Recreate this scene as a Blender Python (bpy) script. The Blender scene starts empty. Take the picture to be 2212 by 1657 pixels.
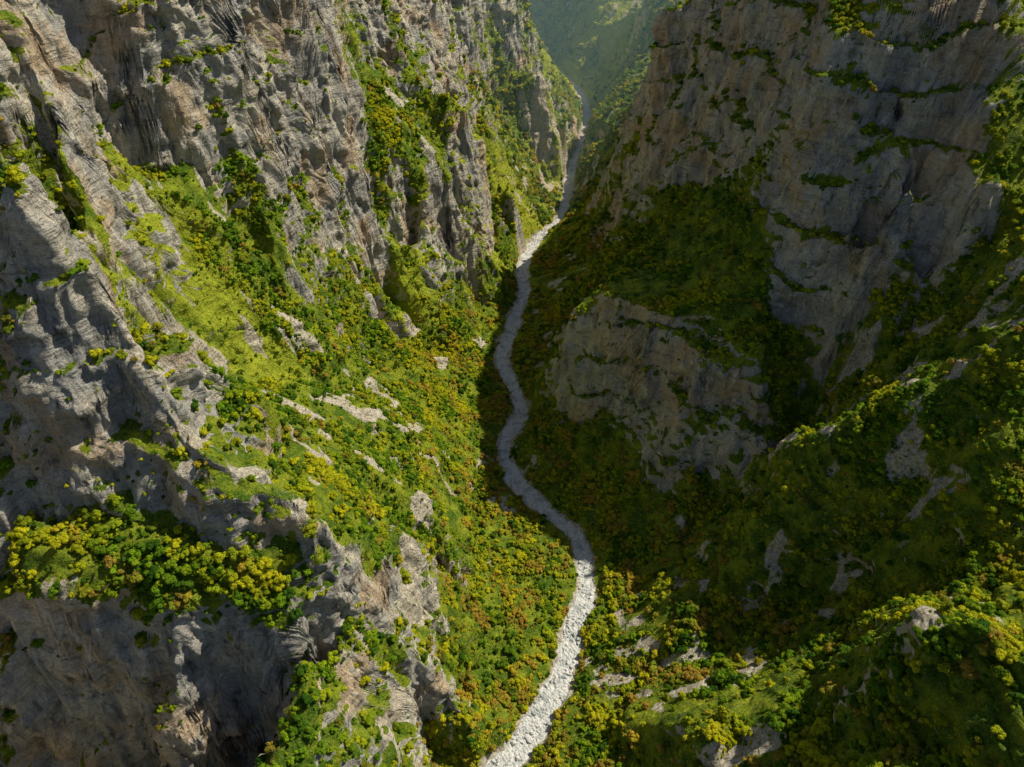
import bpy, math, numpy as np, random, bmesh
from mathutils import Vector, geometry, Matrix
rng=np.random.default_rng(7); random.seed(4)
SC=bpy.context.scene; COL=SC.collection
CH=750.0; PITCH=math.radians(40); F=1525.0
def unp(u,v,z):
    dx=(u-1106)/F; dy=(828.5-v)/F
    dz=-math.sin(PITCH)+dy*math.cos(PITCH); fy=math.cos(PITCH)+dy*math.sin(PITCH)
    t=(z-CH)/dz
    return (dx*t,fy*t,z)
_p=np.random.default_rng(3).permutation(256).astype(np.int32); _p=np.concatenate([_p,_p,_p])
_g=np.random.default_rng(5).normal(size=(256,3)); _g/=np.linalg.norm(_g,axis=1)[:,None]
def pn(x,y,z):
    x=np.asarray(x,dtype=np.float64);y=np.asarray(y,dtype=np.float64)
    z=np.zeros_like(x)+z
    xi=np.floor(x).astype(np.int32);yi=np.floor(y).astype(np.int32);zi=np.floor(z).astype(np.int32)
    xf=x-xi;yf=y-yi;zf=z-zi
    f=lambda t:t*t*t*(t*(t*6-15)+10)
    u,v,w=f(xf),f(yf),f(zf)
    r=0
    for a in (0,1):
        wx=u if a else 1-u
        for b in (0,1):
            wy=v if b else 1-v
            for c in (0,1):
                wz=w if c else 1-w
                h=_p[_p[_p[(xi+a)&255]+((yi+b)&255)]+((zi+c)&255)]
                g=_g[h]
                r=r+wx*wy*wz*(g[...,0]*(xf-a)+g[...,1]*(yf-b)+g[...,2]*(zf-c))
    return r*1.6
_c=np.random.default_rng(11).random((256,6))
def worley(x,y,z):
    xi=np.floor(x).astype(np.int32);yi=np.floor(y).astype(np.int32);zi=np.floor(z).astype(np.int32)
    best=np.full(x.shape,1e9);b2=np.full(x.shape,1e9);ra=np.zeros(x.shape)
    for a in(-1,0,1):
        for b in(-1,0,1):
            for c in(-1,0,1):
                h=_p[_p[_p[(xi+a)&255]+((yi+b)&255)]+((zi+c)&255)]
                q=_c[h]
                d=(xi+a+q[...,0]-x)**2+(yi+b+q[...,1]-y)**2+(zi+c+q[...,2]-z)**2
                m=d<best
                b2=np.where(m,best,np.minimum(b2,d))
                best=np.where(m,d,best);ra=np.where(m,q[...,3],ra)
    return ra*2-1,np.sqrt(b2)-np.sqrt(best)
def fbm(x,y,z,s,o=3):
    r=0;a=1.0
    for i in range(o):
        r=r+a*pn(x/s+i*17.3,y/s+i*9.1,(z+i*5.7) if np.isscalar(z) else z/s+i*5.7); a*=.5; s=s*.5
    return r
def sst(a,b,x):
    t=np.clip((x-a)/(b-a),0,1); return t*t*(3-2*t)
RIV=[(1050,1740),(1088,1657),(1135,1600),(1190,1505),(1222,1420),(1245,1340),(1266,1270),(1260,1200),(1236,1150),(1180,1100),(1122,1050),(1095,1000),(1092,950),(1125,900),(1122,860),(1092,800),(1088,760),(1108,700),(1130,640),(1128,590),(1145,540),(1168,508),(1205,480),(1225,430),(1230,385),(1243,345),(1262,300),(1268,250),(1255,205),(1235,182),(1212,165)]
rw=[unp(u,v,0)[:2] for u,v in RIV]
rw=[(rw[0][0]-40,60)]+rw+[(60,2850),(-150,3300),(-200,4100)]
rw=np.array(rw)
def catmull(P,n=6):
    out=[]
    for i in range(len(P)-1):
        p0=P[max(i-1,0)];p1=P[i];p2=P[i+1];p3=P[min(i+2,len(P)-1)]
        for k in range(n):
            t=k/n
            out.append(.5*((2*p1)+(-p0+p2)*t+(2*p0-5*p1+4*p2-p3)*t*t+(-p0+3*p1-3*p2+p3)*t**3))
    out.append(P[-1]); return np.array(out)
rc=catmull(rw,5)
# estimated spot heights: r = rock cliff, g = wooded slope
PX="""
r;0 380 565;60 420 550;140 470 533;200 600 492;240 700 455;280 815 418;400 940 388;520 1010 365;640 1080 345
g;230 620 430;270 720 405;310 810 385;160 500 515
r;0 1130 330;150 1120 325;300 1120 322;450 1140 318;590 1150 312;0 1000 370
g;0 1210 320;150 1240 310;300 1260 300;450 1260 295;600 1240 290;660 1180 300
r;0 1330 285;200 1330 283;400 1340 278;600 1340 262
r;0 1657 90;200 1657 70;400 1657 50;600 1640 40;750 1600 30;900 1570 20;1000 1545 12;300 1850 60;0 1850 80
r;700 1310 228;800 1330 185;880 1290 130;1000 1510 60;870 1170 190;960 1165 130;955 1240 75;850 1480 130;980 1490 85;650 1430 215;700 1380 215;930 1430 115;760 1260 238
g;830 1400 165;760 1190 262;1010 1200 45
g;450 860 322;560 860 290;700 872 238;830 890 195;900 1000 160;940 1080 145;750 1000 240;800 1090 225
g;1000 1100 45;1040 1200 18;1000 1300 30;1050 1400 12;1000 1450 25;1090 1500 6;900 1600 12
g;230 545 425;300 720 375;300 640 385;350 800 365;500 700 320;450 600 365;450 540 385;500 790 295;650 700 280;650 760 255;650 820 235;750 760 180;800 800 130;800 860 165;900 870 95;1000 900 38;960 760 55;1040 780 14;1000 850 30;1040 700 12;950 1000 95;1020 1000 30;1050 1080 14
g;350 400 440;450 460 415;550 540 345;680 590 275;750 625 230;700 700 245;600 640 310;600 590 330;400 590 378;300 560 400
r;800 645 190;822 720 120
g;840 660 110;150 440 510;200 430 490;330 400 450;260 410 478;230 480 475;200 500 470
r;330 388 455;200 270 535;130 190 565;50 50 612;250 305 515;0 -50 650;0 250 585
r;430 345 450;540 322 445;600 296 435;680 270 415;750 252 400;765 235 395
g;600 340 420;680 440 350;740 490 290;700 500 300;640 450 355;560 420 400;500 420 405;600 500 375;740 400 335
r;745 590 225
g;790 630 185;780 560 230;800 450 260;850 325 330;760 290 385;900 340 310;960 345 290;840 530 205;850 420 275
r;900 500 212;985 400 245;990 480 190;970 600 85;960 475 210;820 640 130;820 570 185;900 632 95
g;765 170 425;880 250 360;960 320 280;1040 395 165;1045 440 110;1000 430 150;1000 540 95;1010 640 52;1060 560 45;1090 500 60;1060 500 75;1120 470 60;1090 580 20
r;860 135 420;930 118 395;1000 108 345;1110 82 320
g;900 155 400;1000 200 360;1045 290 270;1100 385 165
r;1110 430 125;1085 455 110
g;1150 420 40;1180 380 30;1190 440 10;1120 330 120;1060 250 180;1170 140 272;1240 200 190;1264 262 70
r;1262 290 20;1215 330 10
g;1180 300 70;1100 240 180;1150 200 195;1110 160 250;1040 170 280
g;1120 30 300;1180 120 100;1130 -40 420;1250 100 100;1300 60 150;1400 10 260;1290 130 60;1330 165 60;1400 105 200;1280 186 25;1350 130 120
g;1275 250 40;1290 248 120;1335 240 200;1300 380 100;1310 300 130;1400 240 300
r;1262 330 45;1265 400 40;1255 460 40
r;1390 300 265;1350 420 170;1330 440 150;1460 340 320;1540 330 350
g;1400 480 170;1480 470 260;1300 560 55;1230 560 18;1190 600 12;1170 700 12;1180 800 12;1300 470 80
r;1440 0 480;1410 120 385;1385 230 295;1430 262 330;1560 300 380;1580 345 365;1640 400 375;1700 465 372;1850 465 400;1920 440 430
g;1330 570 235;1500 490 300;1600 440 345;1430 520 270;1600 600 310;1500 600 280
r;1700 510 350;1850 505 372;1700 640 288;1850 660 290
r;1300 640 250;1240 700 190;1400 675 255;1540 712 262;1600 780 240;1645 860 215;1655 960 180;1470 690 260
g;1650 700 270
r;1230 880 80;1300 880 100;1390 900 115;1420 1000 100;1600 1035 110;1660 1010 130;1500 1010 105
g;1180 900 25;1200 1000 22;1300 1050 35;1400 1120 35;1300 1200 12;1550 1100 60;1450 1200 35;1330 1300 10;1200 750 30
g;1700 1000 125;1750 860 180;1900 760 240;2050 700 300;2000 600 350;1800 750 225;1720 900 170
r;2100 400 450;2000 300 490;2212 300 505;1950 500 400
g;2212 440 440;2212 560 420;2150 540 400;2212 700 395;2120 640 370;2000 695 315;1890 795 265
g;1900 880 300;1830 900 280;1750 985 240;1680 1080 195;1600 1200 130;1500 1280 85;1420 1345 50;1280 1440 12;2050 890 322;2212 850 360;1900 960 275;2050 960 305;2180 950 335;1800 960 252
g;1740 1150 175;1750 1290 110
g;1900 1080 235;1900 1150 210;1950 1250 190;2100 1150 260;2100 1250 235;2212 1200 265;1650 1330 75;2212 1080 290
g;1850 1350 150;1950 1320 230;2050 1310 325;2110 1350 330;2212 1450 330;1850 1430 215;2100 1500 290;1750 1480 160
g;1600 1480 110;1500 1440 60;1400 1440 35;1550 1600 160;1300 1560 30;1250 1657 25;1400 1657 60;1550 1700 120;1800 1600 200;2000 1600 250;2212 1657 300;2000 1850 280;1600 1850 150;1300 1850 30
r;1480 1560 130;1620 1560 140
"""
pts=[]
for ln in PX.strip().split("\n"):
    pr=ln.split(";"); lab=1.0 if pr[0]=='g' else 0.0
    for t in pr[1:]:
        s=t.split()
        if len(s)==3: pts.append((*unp(*map(float,s)),lab))
for u,v,z,dx,dy,dz in [(200,270,535,-50,45,0),(130,190,565,-60,55,0),(50,50,612,-60,80,5),(250,305,515,-50,35,-5),(330,388,455,-50,25,0),(0,-50,650,-60,80,20)]:
    x,y,z=unp(u,v,z);pts.append((x+dx,y+dy,z+dz,0))
W=[(-700,740,470),(-900,740,600),(-700,790,830),(-430,795,830),(-335,835,830),(-290,930,820),(-270,1010,800),(-500,1000,880),(-900,1000,950),
 (-310,1130,760),(-265,1200,740),(-220,1400,720),(-140,1620,700),(-60,1830,640),(-50,2000,560),(-300,1600,850),(-900,1600,950),(-300,1950,800),
 (-900,2400,900),(-350,2300,760),(-200,2700,600),(-500,3300,800),(150,3300,300),(0,3700,700),(300,2900,380),(500,3300,450),(-900,4100,900),(900,4100,500),(0,4100,800),
 (400,2300,330),(600,2000,380),(900,2500,400),(620,1750,400),(300,1700,170),(500,1500,480),(420,1250,650),(380,1050,640),(900,1500,600),(900,1000,750),(370,960,600),(430,870,620),(490,790,600),(345,830,540),(620,740,540),(900,700,600),  # right walls out of frame, several lowered to let sunlight in
 (900,300,480),(900,60,540),(500,150,430),(420,60,340),(200,60,120),(-100,60,40),(-250,60,120),(-500,100,350),(-900,60,700),(-600,330,600),(-520,250,450),(-900,400,800),(-500,430,640),(-700,600,640),
 (-480,690,470)]
pts+=[(*p,0.0) for p in W]
pts+=[(490,460,370,1),(700,500,420,1),(600,350,380,1)]  # unseen ground right of frame, kept low so the sun clears it
for i in range(0,len(rc),3): pts.append((rc[i][0],rc[i][1],0,1.0))
pts=np.array(pts)
vo,eo,fo,ov,oe,of=geometry.delaunay_2d_cdt([Vector((p[0],p[1])) for p in pts],[],[],0,1e-3)
zo=np.array([np.mean([pts[i][2] for i in o]) if len(o) else 0 for o in ov])
lo_=np.array([np.mean([pts[i][3] for i in o]) if len(o) else 0 for o in ov])
G=4.0; X0,X1,Y0,Y1=-900,900,60,4100
nx=int((X1-X0)/G)+1; ny=int((Y1-Y0)/G)+1
Z=np.full((ny,nx),500.0);LB=np.zeros((ny,nx))
for f in fo:
    (ax,ay,az,al),(bx_,by_,bz,bl),(cx,cy,cz,cl)=[(vo[i][0],vo[i][1],zo[i],lo_[i]) for i in f]
    i0=max(int((min(ax,bx_,cx)-X0)/G),0);i1=min(int((max(ax,bx_,cx)-X0)/G)+2,nx)
    j0=max(int((min(ay,by_,cy)-Y0)/G),0);j1=min(int((max(ay,by_,cy)-Y0)/G)+2,ny)
    if i1<=i0 or j1<=j0: continue
    gx,gy=np.meshgrid(X0+G*np.arange(i0,i1),Y0+G*np.arange(j0,j1))
    d=(by_-cy)*(ax-cx)+(cx-bx_)*(ay-cy)
    if abs(d)<1e-9: continue
    l1=((by_-cy)*(gx-cx)+(cx-bx_)*(gy-cy))/d; l2=((cy-ay)*(gx-cx)+(ax-cx)*(gy-cy))/d; l3=1-l1-l2
    m=(l1>=-1e-6)&(l2>=-1e-6)&(l3>=-1e-6)
    Z[j0:j1,i0:i1][m]=(l1*az+l2*bz+l3*cz)[m]; LB[j0:j1,i0:i1][m]=(l1*al+l2*bl+l3*cl)[m]
def blur(A,n):
    for _ in range(n):
        B=np.pad(A,1,mode='edge'); A=(B[:-2,1:-1]+2*B[1:-1,1:-1]+B[2:,1:-1])/4
        B=np.pad(A,1,mode='edge'); A=(B[1:-1,:-2]+2*B[1:-1,1:-1]+B[1:-1,2:])/4
    return A
Z=blur(Z,3);LB=blur(LB,2)
def samp(A,x,y):
    fx=np.clip((x-X0)/G,0,nx-1.001);fy=np.clip((y-Y0)/G,0,ny-1.001)
    i=fx.astype(int);j=fy.astype(int);a=fx-i;b=fy-j
    return A[j,i]*(1-a)*(1-b)+A[j,i+1]*a*(1-b)+A[j+1,i]*(1-a)*b+A[j+1,i+1]*a*b
# adaptive grid: vertices gather where the ground is steep
NX=800;NY=1360
gxa=X0+G*np.arange(nx);gya=Y0+G*np.arange(ny)
Zs=blur(Z,4)
denx=np.where(np.abs(gxa)<450,1/1.6,1/6.)[None,:]*(1+.9*np.clip(np.abs(np.gradient(Zs,axis=1))/G,0,3))
deny=np.interp(gya,[60,1000,1200,2000,2100,4100],[1/1.6,1/1.6,1/2.4,1/3.,1/8.,1/9.])[:,None]*(1+.9*np.clip(np.abs(np.gradient(Zs,axis=0))/G,0,3))
denx=blur(denx,7);deny=blur(deny,7)
XM=np.empty((ny,NX));YM=np.empty((NY,nx))
for j in range(ny):
    c=np.cumsum(denx[j]);c=(c-c[0])/(c[-1]-c[0]);XM[j]=np.interp(np.linspace(0,1,NX),c,gxa)
for i in range(nx):
    c=np.cumsum(deny[:,i]);c=(c-c[0])/(c[-1]-c[0]);YM[:,i]=np.interp(np.linspace(0,1,NY),c,gya)
xn=np.mean(XM,axis=0)
fi=np.clip((xn-X0)/G,0,nx-1.001);ia=fi.astype(int);fa_=fi-ia
GY=YM[:,ia]*(1-fa_)+YM[:,ia+1]*fa_
fj=np.clip((GY-Y0)/G,0,ny-1.001);ja=fj.astype(int);fb_=fj-ja
ci=np.arange(NX)[None,:].repeat(NY,0)
GX=XM[ja,ci]*(1-fb_)+XM[ja+1,ci]*fb_
def rdist(x,y):
    best=np.full(x.shape,1e9)
    for i in range(len(rc)-1):
        a=rc[i];b=rc[i+1];d=b-a;L=d@d
        m=(y>min(a[1],b[1])-110)&(y<max(a[1],b[1])+110)
        xx=x[m];yy=y[m]
        t=np.clip(((xx-a[0])*d[0]+(yy-a[1])*d[1])/L,0,1)
        best[m]=np.minimum(best[m],np.hypot(xx-a[0]-t*d[0],yy-a[1]-t*d[1]))
    return best
RD=rdist(GX,GY)
damp=sst(12,60,RD)
LBs=sst(.35,.75,samp(LB,GX,GY))
wa=(13-7*LBs)*damp
wx=fbm(GX,GY,0.3,120,2)*wa; wy=fbm(GX,GY,7.3,120,2)*wa
LBw=sst(.14,.58,samp(LB,GX+wx,GY+wy)+.16*fbm(GX,GY,4.4,60,2))
H=samp(Z,GX+wx,GY+wy)
gxs=(samp(Z,GX+wx+6,GY+wy)-samp(Z,GX+wx-6,GY+wy))/12; gys=(samp(Z,GX+wx,GY+wy+6)-samp(Z,GX+wx,GY+wy-6))/12
S0=np.hypot(gxs,gys)
gx2=samp(Zs,GX+10,GY)-samp(Zs,GX-10,GY); gy2=samp(Zs,GX,GY+10)-samp(Zs,GX,GY-10); g2l=np.hypot(gx2,gy2)+14
def terr(H,hb,nz,a,b):
    tt=H/hb+nz; fr=tt-np.floor(tt)
    return hb*(np.floor(tt)+sst(a,b,fr))-hb*nz
st=terr(H,58.0,fbm(GX,GY,3.1,190,2)*1.0,.35,1.0)
k=sst(.5,1.1,S0)*(.35+.5*sst(-.2,.3,fbm(GX,GY,5.5,120,2)))*damp*(1-.45*LBw)
H=H+(st-H)*k
st=terr(H,15.0,fbm(GX,GY,8.1,110,2)*.7,.3,.95)
H=H+(st-H)*k*.5
H+=fbm(GX,GY,1.7,50,4)*(4.5)*sst(5,50,RD)
oc=sst(.20,.42,fbm(GX,GY,6.6,45,3)-.10*LBw)*damp
st=terr(H,20.0,fbm(GX,GY,2.1,60,2),.45,.95)
H=H+(st-H)*oc*.85*sst(.3,.6,S0)*(1-sst(1.5,2.5,S0))
RW=([80,420,520,700,1000,3000],[14,11.5,9,10,10,11])
tr=np.interp(GY,*RW)
hw=np.maximum(tr+5*pn(GX/42,GY/42,2.2)+3.2*pn(GX/15,GY/15,5.2)+1.5*pn(GX/6,GY/6,1.2),5)
H=np.where(RD<hw+16,H*sst(hw-2,hw+16,RD)-1.6*(1-sst(hw-3,hw+2,RD))+.5,H)
V=np.stack([GX,GY,H],-1)
def normals(V):
    du=np.gradient(V,axis=1); dv=np.gradient(V,axis=0)
    n=np.cross(du,dv); n/=np.linalg.norm(n,axis=-1)[...,None]+1e-9; return n
# blocky buttresses: push the faces out of the wall, block by block
jx=fbm(GX,GY,H,34,2)*6;jy=fbm(GX+77,GY,H,34,2)*6;jz=fbm(GX,GY+55,H,34,2)*5
ca,ea=worley((GX+jx)/70+.5,(GY+jy)/70,(H+jz)/62)
cb,eb=worley((GX+jx)/27+9,(GY+jy)/27,(H+jz)/25)
cd,ed=worley((GX+jx*.5)/11+3,(GY+jy*.5)/11,(H+jz*.5)/12)
sm=sst(.7,1.7,S0)*sst(14,45,RD)*(1-.35*LBw)
ribs=(1-np.abs(fbm(GX,GY,H*.22,44,3))*2.6)
push=(ca*5.5*sst(0,.16,ea)+cb*4.8*sst(0,.2,eb)+cd*2.3*sst(0,.25,ed)+fbm(GX,GY,H,70,3)*6+ribs*7.5)*sm
V[...,0]-=gx2/g2l*push;V[...,1]-=gy2/g2l*push
N=normals(V)
steep=1-sst(.45,.8,np.abs(N[...,2]))
n3=fbm(V[...,0],V[...,1],V[...,2],14,3)
disp=np.clip(n3*2.3*steep*sst(14,40,RD),-3,3)
V=V+N*disp[...,None]
N=normals(V); NZ=N[...,2]
NZb=1/np.sqrt(1+S0**2)
nz2=fbm(GX,GY,9.9,30,3)
mixn=NZ*(.75-.4*LBw)+NZb*(.25+.4*LBw)
thr=.57-.34*LBw
veg=sst(thr-.07,thr+.07,mixn+nz2*.10)*sst(hw,hw+5,RD)
def blob(L,nzk):
    r=np.zeros_like(GX)
    for u,v,z,a,b in L:
        x,y,_=unp(u,v,z)
        q=((GX-x)/a)**2+((GY-y)/b)**2+nz2*nzk
        r=np.maximum(r,1-sst(.4,1.1,q))
    return r
SCR=[(900,770,40,14,16),(960,800,30,14,14),(1165,365,30,28,30),(1175,395,30,20,24),(1380,1400,40,25,10),(1480,1420,60,25,8),(1330,1470,25,25,8),(1500,1500,75,25,7),(180,490,480,22,14),(560,690,300,30,6),(640,700,280,25,6),(960,975,80,10,10),(900,1290,110,10,40),(900,1330,100,9,40),(1030,740,20,12,10),(640,875,265,30,8),(750,880,220,25,8),(520,862,300,26,8),(450,870,325,20,11),(820,888,198,22,10),(400,935,388,10,19),(520,1010,365,12,15),(640,1080,345,9,16),(300,840,412,12,19),(1650,1600,150,14,14),(1560,1650,120,16,11),(2050,1310,325,8,10)]
scree=blob(SCR,1.6)
scree*=sst(hw,hw+4,RD)
patch=sst(.3,.55,fbm(GX,GY,12.5,26,4))*LBw*.8
scree=np.maximum(scree,patch*sst(.1,.3,fbm(GX,GY,2.5,200,2)+.15))
scree=np.maximum(scree,(1-sst(hw+1,hw+9,RD))*sst(-.3,.2,nz2))
mead_farlight=blob([(420,640,350,75,60),(300,740,375,50,45),(560,760,280,50,40),(1120,470,40,70,90),(1040,560,50,45,90),(900,700,80,40,60),(1180,330,60,60,120),(1300,100,120,170,300),(1150,90,200,90,250)],.9)  # open meadows; last two blobs paint brightness onto the far slopes
veg*=1-.85*scree
nv=NY*NX
me=bpy.data.meshes.new("terrain")
me.vertices.add(nv); me.vertices.foreach_set("co",V.reshape(-1).astype(np.float32))
idx=np.arange(nv,dtype=np.int32).reshape(NY,NX)
q=np.stack([idx[:-1,:-1],idx[:-1,1:],idx[1:,1:],idx[1:,:-1]],-1).reshape(-1)
nf=len(q)//4
me.loops.add(len(q)); me.loops.foreach_set("vertex_index",q)
me.polygons.add(nf); me.polygons.foreach_set("loop_start",np.arange(0,len(q),4,dtype=np.int32))
me.polygons.foreach_set("loop_total",np.full(nf,4,dtype=np.int32))
me.update(calc_edges=True)
me.polygons.foreach_set("use_smooth",np.ones(nf,dtype=bool))
for nm,A in (("veg",veg),("scree",scree),("meadow_farlight",mead_farlight)):
    at=me.attributes.new(nm,'FLOAT','POINT'); at.data.foreach_set("value",A.reshape(-1).astype(np.float32))
def link(name,data,kind=None,label=None,cat=None):
    o=bpy.data.objects.new(name,data); COL.objects.link(o)
    if kind:o["kind"]=kind
    if label:o["label"]=label
    if cat:o["category"]=cat
    return o
ter=link("terrain",me,"structure","limestone gorge with sheer cliffs and wooded slopes","gorge")
# ---------- materials
class NT:
    def __init__(s,name):
        s.m=bpy.data.materials.new(name); s.m.use_nodes=True; s.t=s.m.node_tree; s.n=s.t.nodes; s.b=s.n["Principled BSDF"]; s.out=s.n["Material Output"]
        s.b.inputs["Roughness"].default_value=.9; s.b.inputs["Specular IOR Level"].default_value=.15
    def L(s,a,b): s.t.links.new(a,b)
    def set(s,sock,v):
        if isinstance(v,bpy.types.NodeSocket): s.L(v,sock)
        else: sock.default_value=v
    def math(s,op,a,b=0.0,c=0.0,cl=False):
        n=s.n.new("ShaderNodeMath"); n.operation=op; n.use_clamp=cl; s.set(n.inputs[0],a); s.set(n.inputs[1],b); s.set(n.inputs[2],c); return n.outputs[0]
    def mix(s,f,a,b,bt='MIX'):
        n=s.n.new("ShaderNodeMix"); n.data_type='RGBA'; n.blend_type=bt; s.set(n.inputs[0],f); s.set(n.inputs[6],a); s.set(n.inputs[7],b); return n.outputs[2]
    def pos(s,sx=1,sy=1,sz=1):
        g=s.n.new("ShaderNodeNewGeometry"); v=s.n.new("ShaderNodeVectorMath"); v.operation='MULTIPLY'; s.L(g.outputs["Position"],v.inputs[0]); v.inputs[1].default_value=(sx,sy,sz); return v.outputs[0]
    def noise(s,vec,scale,det=4,rough=.55,dist=0):
        n=s.n.new("ShaderNodeTexNoise"); s.L(vec,n.inputs["Vector"]); n.inputs["Scale"].default_value=scale; n.inputs["Detail"].default_value=det; n.inputs["Roughness"].default_value=rough; n.inputs["Distortion"].default_value=dist; return n.outputs["Fac"]
    def vor(s,vec,scale,feat='F1'):
        n=s.n.new("ShaderNodeTexVoronoi"); n.feature=feat; s.L(vec,n.inputs["Vector"]); n.inputs["Scale"].default_value=scale; return n
    def mr(s,x,a,b,c=0.0,d=1.0):
        n=s.n.new("ShaderNodeMapRange"); n.interpolation_type='SMOOTHSTEP'; s.L(x,n.inputs[0]); n.inputs[1].default_value=a; n.inputs[2].default_value=b; n.inputs[3].default_value=c; n.inputs[4].default_value=d; return n.outputs[0]
    def attr(s,name):
        n=s.n.new("ShaderNodeAttribute"); n.attribute_name=name; return n.outputs["Fac"]
    def bump(s,h,dist,st=1.0,nrm=None):
        n=s.n.new("ShaderNodeBump"); s.L(h,n.inputs["Height"]); n.inputs["Distance"].default_value=dist; n.inputs["Strength"].default_value=st
        if nrm: s.L(nrm,n.inputs["Normal"])
        return n.outputs[0]
C=lambda r,g,b:(r,g,b,1)
t=NT("limestone_and_turf")
P=t.pos(); PS=t.pos(1,1,.28); PH=t.pos(.3,.3,1.6)
big=t.noise(P,.014,4); streak=t.noise(PS,.10,7,.62,.5); fine=t.noise(P,.35,5,.65); strata=t.noise(PH,.10,5,.6,.5)
med=t.noise(PS,.035,4,.6)
rock=t.mix(t.mr(med,.38,.62),C(.44,.43,.41),C(.76,.69,.57))
rock=t.mix(t.mr(big,.49,.62,0,.6),rock,C(.74,.50,.27))
rock=t.mix(t.mr(streak,.52,.66,0,.65),rock,C(.85,.81,.73))
rock=t.mix(t.mr(streak,.30,.45,.85,0),rock,C(.11,.11,.11))
rock=t.mix(t.mr(strata,.34,.45,.5,0),rock,C(.22,.19,.15))
rock=t.mix(t.mr(fine,.3,.6,.25,0),rock,C(.20,.185,.14))
g1=t.noise(P,.045,4);g2=t.noise(P,.5,4,.7)
turf=t.mix(t.mr(g1,.38,.62),C(.09,.18,.012),C(.30,.37,.022))
turf=t.mix(t.mr(g2,.5,.7,0,.7),turf,C(.44,.38,.07))
turf=t.mix(t.mr(g2,.3,.47,.85,0),turf,C(.03,.06,.008))
turf=t.mix(t.math('MULTIPLY',t.attr("meadow_farlight"),.75),turf,t.mix(t.mr(g2,.35,.6),C(.26,.38,.015),C(.54,.54,.05)))
vf=t.math('ADD',t.attr("veg"),t.math('MULTIPLY',t.math('SUBTRACT',fine,.5),1.3))
col=t.mix(t.mr(vf,.4,.6),rock,turf)
sc_=t.mix(t.mr(fine,.35,.65),C(.45,.38,.27),C(.80,.74,.62))
sf=t.math('ADD',t.attr("scree"),t.math('MULTIPLY',t.math('SUBTRACT',g2,.5),1.6))
col=t.mix(t.mr(sf,.4,.75),col,sc_)
t.L(col,t.b.inputs["Base Color"])
hgt=t.math('ADD',t.math('MULTIPLY',streak,1.1),t.math('MULTIPLY',strata,.9))
nb=t.bump(hgt,14.0,1.0)
nb=t.bump(fine,2.4,.85,nb)
t.L(nb,t.b.inputs["Normal"])
me.materials.append(t.m)
# foliage
t=NT("foliage")
oi=t.n.new("ShaderNodeObjectInfo")
def vm(sc): 
    v=t.n.new("ShaderNodeVectorMath");v.operation='SCALE';t.L(oi.outputs["Location"],v.inputs[0]);v.inputs["Scale"].default_value=sc;return v.outputs[0]
bn=t.noise(vm(1.0),.02,3); rnd=oi.outputs["Random"]
bn2=t.noise(vm(1.0),.035,3)
sx=t.n.new("ShaderNodeSeparateXYZ");t.L(oi.outputs["Location"],sx.inputs[0])
low=t.mr(sx.outputs["Z"],20,170,1,0)
c=t.mix(rnd,C(.04,.12,.008),C(.28,.47,.012))
yel=t.math('ADD',t.math('MULTIPLY',bn,1.6),t.math('MULTIPLY',rnd,.35))
yel=t.math('ADD',yel,t.math('MULTIPLY',low,.06))
c=t.mix(t.mr(yel,.84,1.30,0,.9),c,C(.72,.66,.015))
r2=t.math('FRACT',t.math('MULTIPLY',rnd,7.31))
aut=t.math('ADD',t.math('MULTIPLY',bn2,1.7),t.math('ADD',t.math('MULTIPLY',r2,.2),t.math('MULTIPLY',low,.16)))
c=t.mix(t.mr(aut,1.07,1.32,0,.75),c,C(.62,.36,.06))
gm=t.noise(t.pos(),1.1,3,.7)
c=t.mix(t.mr(gm,.35,.6,.55,0),c,C(.02,.045,.006))
t.L(c,t.b.inputs["Base Color"])
t.L(t.bump(gm,.8,.8),t.b.inputs["Normal"])
tl=t.n.new("ShaderNodeBsdfTranslucent");t.L(c,tl.inputs["Color"])
ms=t.n.new("ShaderNodeMixShader");ms.inputs[0].default_value=.25;t.L(t.b.outputs[0],ms.inputs[1]);t.L(tl.outputs[0],ms.inputs[2]);t.L(ms.outputs[0],t.out.inputs["Surface"])
FOL=t.m
t=NT("bark");n_=t.noise(t.pos(1,1,.3),3,4);t.L(t.mix(n_,C(.06,.045,.03),C(.16,.13,.10)),t.b.inputs["Base Color"]);t.L(t.bump(n_,.1),t.b.inputs["Normal"]);BARK=t.m
t=NT("river_stone")
v1=t.vor(t.pos(),.30);v2=t.vor(t.pos(),.8)
n1_=t.noise(t.pos(),.07,4);n2_=t.noise(t.pos(),.5,4,.7)
c=t.mix(v1.outputs["Color"],C(.66,.68,.68),C(.92,.91,.89))
c=t.mix(.3,c,t.mix(t.mr(v2.outputs["Distance"],.1,.6),C(.92,.91,.89),C(.40,.40,.40)))
c=t.mix(t.mr(n1_,.38,.50,.45,0),c,C(.26,.31,.32))
c=t.mix(t.mr(n2_,.3,.48,.45,0),c,C(.20,.21,.21))
t.L(c,t.b.inputs["Base Color"])
hh=t.math('SUBTRACT',n2_,v1.outputs["Distance"]);t.L(t.bump(hh,2.4,1.0),t.b.inputs["Normal"]);STONE=t.m
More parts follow.
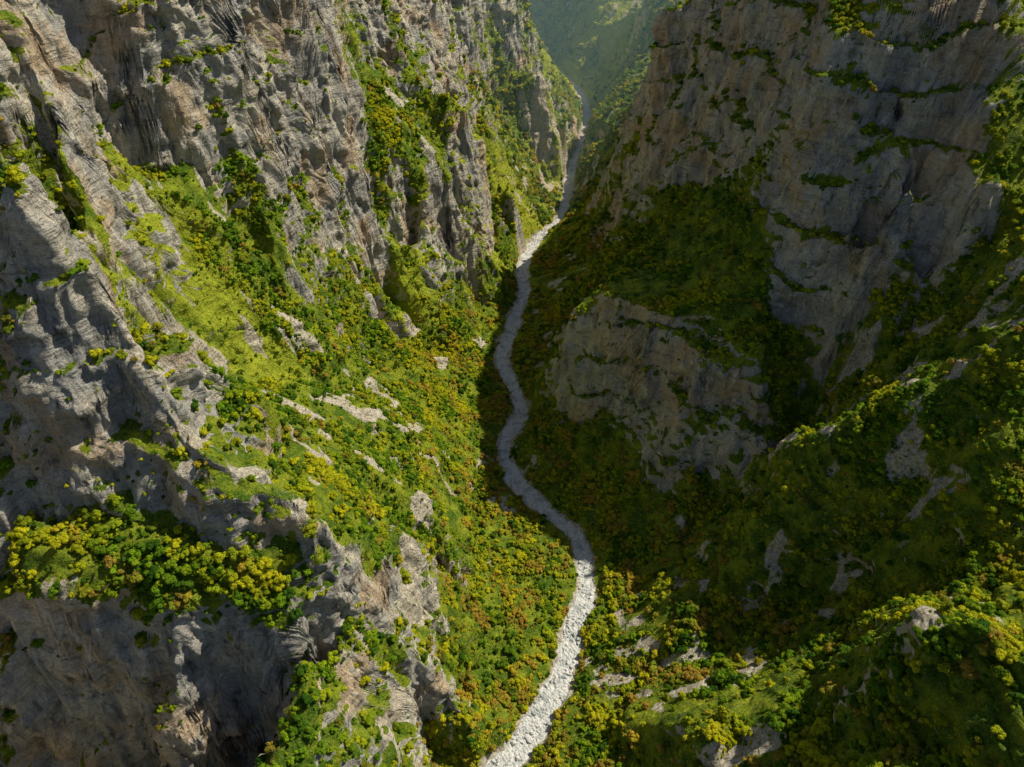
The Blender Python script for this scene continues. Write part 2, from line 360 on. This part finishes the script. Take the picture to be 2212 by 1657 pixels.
# ---------- river bed
cc=catmull(rw,40)
dd=np.concatenate([[0],np.cumsum(np.hypot(*np.diff(cc,axis=0).T))]);sN=np.arange(0,dd[-1],2.2)
cx_=np.interp(sN,dd,cc[:,0]);cy_=np.interp(sN,dd,cc[:,1])
tx=np.gradient(cx_);ty=np.gradient(cy_);tl_=np.hypot(tx,ty);tx/=tl_;ty/=tl_
S=np.linspace(-1,1,23)
w_=np.interp(cy_,*RW)+6
RX=cx_[:,None]-ty[:,None]*S*w_[:,None];RY=cy_[:,None]+tx[:,None]*S*w_[:,None]
RZ=.1+1.1*fbm(RX,RY,3.3,7,3)+.6*fbm(RX,RY,1.3,25,2)-np.clip(np.abs(S)-.8,0,1)*8
rm=bpy.data.meshes.new("river_bed");k_=len(sN);ii=np.arange(k_*23).reshape(k_,23)
fa=np.stack([ii[:-1,:-1],ii[:-1,1:],ii[1:,1:],ii[1:,:-1]],-1).reshape(-1,4)
rm.from_pydata(np.stack([RX,RY,RZ],-1).reshape(-1,3).tolist(),[],fa.tolist());rm.polygons.foreach_set("use_smooth",[True]*len(rm.polygons))
rm.materials.append(STONE)
link("river_bed",rm,"structure","dry river bed of pale boulders and gravel","river")
# ---------- prototypes
def crown_mesh(seed):
    r=random.Random(seed); bm=bmesh.new()
    L=r.randint(9,13)
    cs=[]
    for i in range(L):
        a=r.uniform(0,6.28);q_=math.sqrt(r.random())*2.5;h=3.2+r.uniform(-.9,1.5)*(1-q_/3.4)+ (1-q_/2.6)*1.3
        cs.append((Vector((math.cos(a)*q_,math.sin(a)*q_,h)),r.uniform(.8,1.6)))
    for c,rad in cs:
        ret=bmesh.ops.create_icosphere(bm,subdivisions=2,radius=rad,matrix=Matrix.Translation(c)@Matrix.Diagonal((1,1,.8,1)))
        for v in ret["verts"]:
            d=(v.co-c); v.co=c+d*(1+.38*math.sin(v.co.x*4.1+seed)*math.sin(v.co.y*4.7+1)*math.cos(v.co.z*5.3)+r.uniform(-.14,.16))
    for i in range(420):
        c,rad=r.choice(cs)
        d=Vector((r.gauss(0,1),r.gauss(0,1),r.gauss(.3,1))).normalized()
        p=c+d*rad*r.uniform(.9,1.3); s=r.uniform(.16,.36)
        u=d.orthogonal().normalized(); u.rotate(Matrix.Rotation(r.uniform(0,6.28),3,d)); u=(u+d*r.uniform(-.6,.6)).normalized(); w=d.cross(u)
        vs=[bm.verts.new(p+u*s*a+w*s*b) for a,b in((-1,-.6),(1,-.6),(.7,.8),(-.7,.8))]
        bm.faces.new(vs)
    m=bpy.data.meshes.new("crown");bm.to_mesh(m);bm.free();m.materials.append(FOL);return m
def tube(bm,p,q,r0,r1,n=7):
    d=(q-p).normalized();u=d.orthogonal().normalized();w=d.cross(u);A=[];B=[]
    for i in range(n):
        a=i*6.283/n;o=u*math.cos(a)+w*math.sin(a);A.append(bm.verts.new(p+o*r0));B.append(bm.verts.new(q+o*r1))
    for i in range(n): bm.faces.new((A[i],A[(i+1)%n],B[(i+1)%n],B[i]))
def trunk_mesh(seed):
    r=random.Random(seed);bm=bmesh.new();tube(bm,Vector((0,0,-1.5)),Vector((.1,0,1.4)),.32,.22);tube(bm,Vector((.1,0,1.4)),Vector((0,.15,3.6)),.22,.1)
    for i in range(5):
        a=i*1.256+r.random();tube(bm,Vector((.05,0,r.uniform(1.2,2.4))),Vector((math.cos(a)*1.8,math.sin(a)*1.8,r.uniform(2.9,3.8))),.12,.05,5)
    m=bpy.data.meshes.new("trunk");bm.to_mesh(m);bm.free();m.materials.append(BARK);return m
CR=[crown_mesh(i+1) for i in range(5)];TR=[trunk_mesh(i) for i in range(2)]
def rock_mesh(seed):
    r=random.Random(seed);bm=bmesh.new();bmesh.ops.create_icosphere(bm,subdivisions=2,radius=1)
    pl=[(Vector((r.gauss(0,1),r.gauss(0,1),r.gauss(0,1))).normalized(),r.uniform(.55,.85)) for _ in range(9)]
    for v in bm.verts:
        for n_,d_ in pl:
            k_=v.co.dot(n_)
            if k_>d_: v.co-=n_*(k_-d_)
        v.co=Vector((v.co.x*1.2,v.co.y*.9,v.co.z*.75))
    m=bpy.data.meshes.new("boulder");bm.to_mesh(m);bm.free();m.materials.append(STONE);return m
RK=[rock_mesh(i+50) for i in range(4)]
def proj(x,y,z):
    ry=y;rz=z-CH
    fw=ry*math.cos(PITCH)-rz*math.sin(PITCH);up=ry*math.sin(PITCH)+rz*math.cos(PITCH)
    return 1106+F*x/fw,828.5-F*up/fw,fw
u,v,fw=proj(V[...,0].ravel(),V[...,1].ravel(),V[...,2].ravel())
bw,bh=400,300;k_=bw/2212
ui=np.floor((u)*k_).astype(int);vi=np.floor(v*k_).astype(int)
ok=(ui>=0)&(ui<bw)&(vi>=0)&(vi<bh)&(fw>1)
buf=np.full((bh,bw),1e9);np.minimum.at(buf,(vi[ok],ui[ok]),fw[ok])
def vis(x,y,z,tol):
    u,v,f=proj(x,y,z);a=np.floor(u*k_).astype(int);b=np.floor(v*k_).astype(int)
    inn=(a>=0)&(a<bw)&(b>=0)&(b<bh)
    r=np.zeros(len(x),bool);r[inn]=f[inn]<buf[b[inn],a[inn]]+tol
    return r,inn,f
# ---------- scatter trees
cell=np.abs(np.gradient(GX,axis=1)*np.gradient(GY,axis=0))
dens=(.22+.78*sst(-.2,.25,fbm(GX,GY,11.1,55,3)))*(1-.65*mead_farlight)
base=np.where(GY<1100,1/10.,np.where(GY<2000,1/21.,1/60.))
pr=cell*base*(veg*dens*(.6+.4*LBw)+.14*(1-veg)*sst(.1,.4,NZ)*(1-scree)*sst(hw+1,hw+3,RD))/np.clip(NZb,.5,1)
pick=(rng.random(pr.shape)<pr)
X=V[...,0][pick]+rng.uniform(-.8,.8,pick.sum());Y=V[...,1][pick]+rng.uniform(-.8,.8,pick.sum());ZZ=V[...,2][pick]
vg=veg[pick];rk=rng.random(len(X))
scl=(.28+1.05*rk**2.6)*np.where(vg>.5,1,.55)*np.interp(Y,[300,500,700,1100,1300,2500],[1.25,1.1,1.0,1.1,1.3,2.1])*(1-.35*mead_farlight[pick])
vv,inn,ff=vis(X,Y,ZZ+4,90)
u_,v_,_=proj(X,Y,ZZ);near=(u_>-250)&(u_<2460)&(v_>-200)&(v_<1900)
keep=vv|((~inn)&near)
X,Y,ZZ,scl,ff=[a[keep] for a in (X,Y,ZZ,scl,ff)]
v2_,inn2,_=vis(X,Y,ZZ+3,8)
u_,v_,_=proj(X,Y,ZZ);inn2&=(u_>15)&(u_<2197)&(v_>15)&(v_<1640)
size=np.where(v2_&inn2,scl/ff,0)
order=np.argsort(-size);ind=order[:300];rest=np.ones(len(X),bool);rest[ind]=False
print("TREES",len(X))
for i in ind:
    s=float(scl[i])
    z=float(ZZ[i]);where="high rocky ledge" if z>220 else ("steep wooded ridge" if z>70 else "valley floor by the river bed")
    e=bpy.data.objects.new("tree",None);COL.objects.link(e);e.location=(X[i],Y[i],z-.4);e.rotation_euler=(0,0,rng.uniform(0,6.28));e.scale=(s,s,s*rng.uniform(.85,1.2));e.empty_display_size=1
    e["label"]="bushy broadleaf tree on the "+where;e["category"]="tree";e["group"]="broadleaf trees on the gorge slopes"
    for nm,m in (("trunk",TR[i%2]),("crown",CR[i%5])):
        o=bpy.data.objects.new(nm,m);COL.objects.link(o);o.parent=e
def scatter_obj(name,P3,sc3,meshes_objs,label,cat,tiltamt):
    m=bpy.data.meshes.new(name);m.vertices.add(len(P3));m.vertices.foreach_set("co",np.asarray(P3,dtype=np.float32).reshape(-1))
    a=m.attributes.new("scl",'FLOAT','POINT');a.data.foreach_set("value",sc3.astype(np.float32))
    R=np.stack([rng.uniform(-tiltamt,tiltamt,len(P3)),rng.uniform(-tiltamt,tiltamt,len(P3)),rng.uniform(0,6.28,len(P3))],-1)
    a=m.attributes.new("rot",'FLOAT_VECTOR','POINT');a.data.foreach_set("vector",R.astype(np.float32).reshape(-1))
    o=link(name,m,"stuff",label,cat)
    g=bpy.data.node_groups.new(name,"GeometryNodeTree")
    g.interface.new_socket("Geometry",in_out='INPUT',socket_type='NodeSocketGeometry');g.interface.new_socket("Geometry",in_out='OUTPUT',socket_type='NodeSocketGeometry')
    N_=g.nodes;I=N_.new("NodeGroupInput");O=N_.new("NodeGroupOutput");ip=N_.new("GeometryNodeInstanceOnPoints");j=N_.new("GeometryNodeJoinGeometry")
    for mo in meshes_objs:
        oi=N_.new("GeometryNodeObjectInfo");oi.transform_space='ORIGINAL';oi.inputs["Object"].default_value=mo
        gi=N_.new("GeometryNodeGeometryToInstance");g.links.new(oi.outputs["Geometry"],gi.inputs[0]);g.links.new(gi.outputs[0],j.inputs[0])
    def na(nm,ty):
        q=N_.new("GeometryNodeInputNamedAttribute");q.data_type=ty;q.inputs[0].default_value=nm;return q.outputs[0]
    g.links.new(I.outputs[0],ip.inputs["Points"]);g.links.new(j.outputs[0],ip.inputs["Instance"]);ip.inputs["Pick Instance"].default_value=True
    e2=N_.new("FunctionNodeEulerToRotation");g.links.new(na("rot",'FLOAT_VECTOR'),e2.inputs[0]);g.links.new(e2.outputs[0],ip.inputs["Rotation"])
    g.links.new(na("scl",'FLOAT'),ip.inputs["Scale"]);g.links.new(ip.outputs[0],O.inputs[0])
    md=o.modifiers.new("scatter",'NODES');md.node_group=g;return o
cro=[None]*5
for o in COL.objects:
    if o.name.startswith("crown"):
        cro[CR.index(o.data)]=o
scatter_obj("forest",np.stack([X,Y,ZZ-1.6*scl],-1)[rest],scl[rest],[c for c in cro if c],"dense mixed green and autumn woodland covering the slopes","forest",.12)
# ---------- boulders
nb_=9000
si=rng.uniform(0,dd[-1]*.75,nb_);off=rng.uniform(-1,1,nb_)
ccx=np.interp(si,dd,cc[:,0]);ccy=np.interp(si,dd,cc[:,1]);ttx=np.interp(si,sN,tx);tty=np.interp(si,sN,ty)
ww=np.interp(ccy,*RW)
bx=ccx-tty*off*ww;by=ccy+ttx*off*ww
bs=.4+2.1*rng.random(nb_)**4
fb=fbm(bx,by,3.3,20,2);kp=fb>-.15;bx,by,bs=bx[kp],by[kp],bs[kp]
v_ok,inb,fb2=vis(bx,by,np.full(len(bx),.5),12)
sz=np.where(v_ok&inb,bs/fb2,0);od=np.argsort(-sz)[:60];rs=np.ones(len(bx),bool);rs[od]=False
ro_=[]
for i in od:
    o=bpy.data.objects.new("boulder",RK[i%4]);COL.objects.link(o);o.location=(bx[i],by[i],.5);s=float(bs[i])*1.3;o.scale=(s,s,s);o.rotation_euler=(rng.uniform(-.3,.3),rng.uniform(-.3,.3),rng.uniform(0,6.28))
    o["label"]="pale grey limestone boulder lying in the river bed";o["category"]="boulder";o["group"]="boulders in the river bed";ro_.append(o)
cs_={o.data.name:o for o in ro_}
scatter_obj("river_stones",np.stack([bx,by,np.full(len(bx),.3)],-1)[rs],bs[rs],list(cs_.values()),"pale stones strewn along the dry river bed","stones",.5)
# ---------- haze in the far part of the gorge
bm=bmesh.new();bmesh.ops.create_cube(bm,size=1,matrix=Matrix.Translation((0,2750,250))@Matrix.Diagonal((1900,2700,560,1)))
hm=bpy.data.meshes.new("haze");bm.to_mesh(hm);ho=link("air_haze",hm,"structure","thin blue haze filling the distant gorge","air")
m=bpy.data.materials.new("haze");m.use_nodes=True;m.node_tree.nodes.clear();o_=m.node_tree.nodes.new("ShaderNodeOutputMaterial");vs_=m.node_tree.nodes.new("ShaderNodeVolumeScatter")
vs_.inputs["Color"].default_value=(.5,.85,1,1);vs_.inputs["Density"].default_value=2.2e-4;vs_.inputs["Anisotropy"].default_value=0
m.node_tree.links.new(vs_.outputs[0],o_.inputs["Volume"]);hm.materials.append(m)
# ---------- light
az=math.radians(27);el=math.radians(51)
s=Vector((math.cos(el)*math.cos(az),math.cos(el)*math.sin(az),math.sin(el)))
L=bpy.data.lights.new("sun","SUN");L.energy=5;L.angle=math.radians(.5);L.color=(1,.93,.74)
lo=bpy.data.objects.new("sun",L);lo.rotation_euler=s.to_track_quat('Z','Y').to_euler();lo.location=(400,0,1500);COL.objects.link(lo)
w=bpy.data.worlds.new("World");SC.world=w;w.use_nodes=True
sk=w.node_tree.nodes.new("ShaderNodeTexSky");sk.sky_type='NISHITA';sk.sun_disc=False;sk.sun_elevation=el;sk.sun_rotation=math.pi/2-az
bg=w.node_tree.nodes["Background"];bg.inputs[1].default_value=.065;w.node_tree.links.new(sk.outputs[0],bg.inputs[0])
cam=bpy.data.cameras.new("camera");co=bpy.data.objects.new("camera",cam);COL.objects.link(co)
co.location=(0,0,CH);co.rotation_euler=(math.pi/2-PITCH,0,0);cam.sensor_width=36;cam.lens=36*F/2212;cam.clip_end=20000;cam.clip_start=1
SC.camera=co
SC.view_settings.view_transform='Standard'
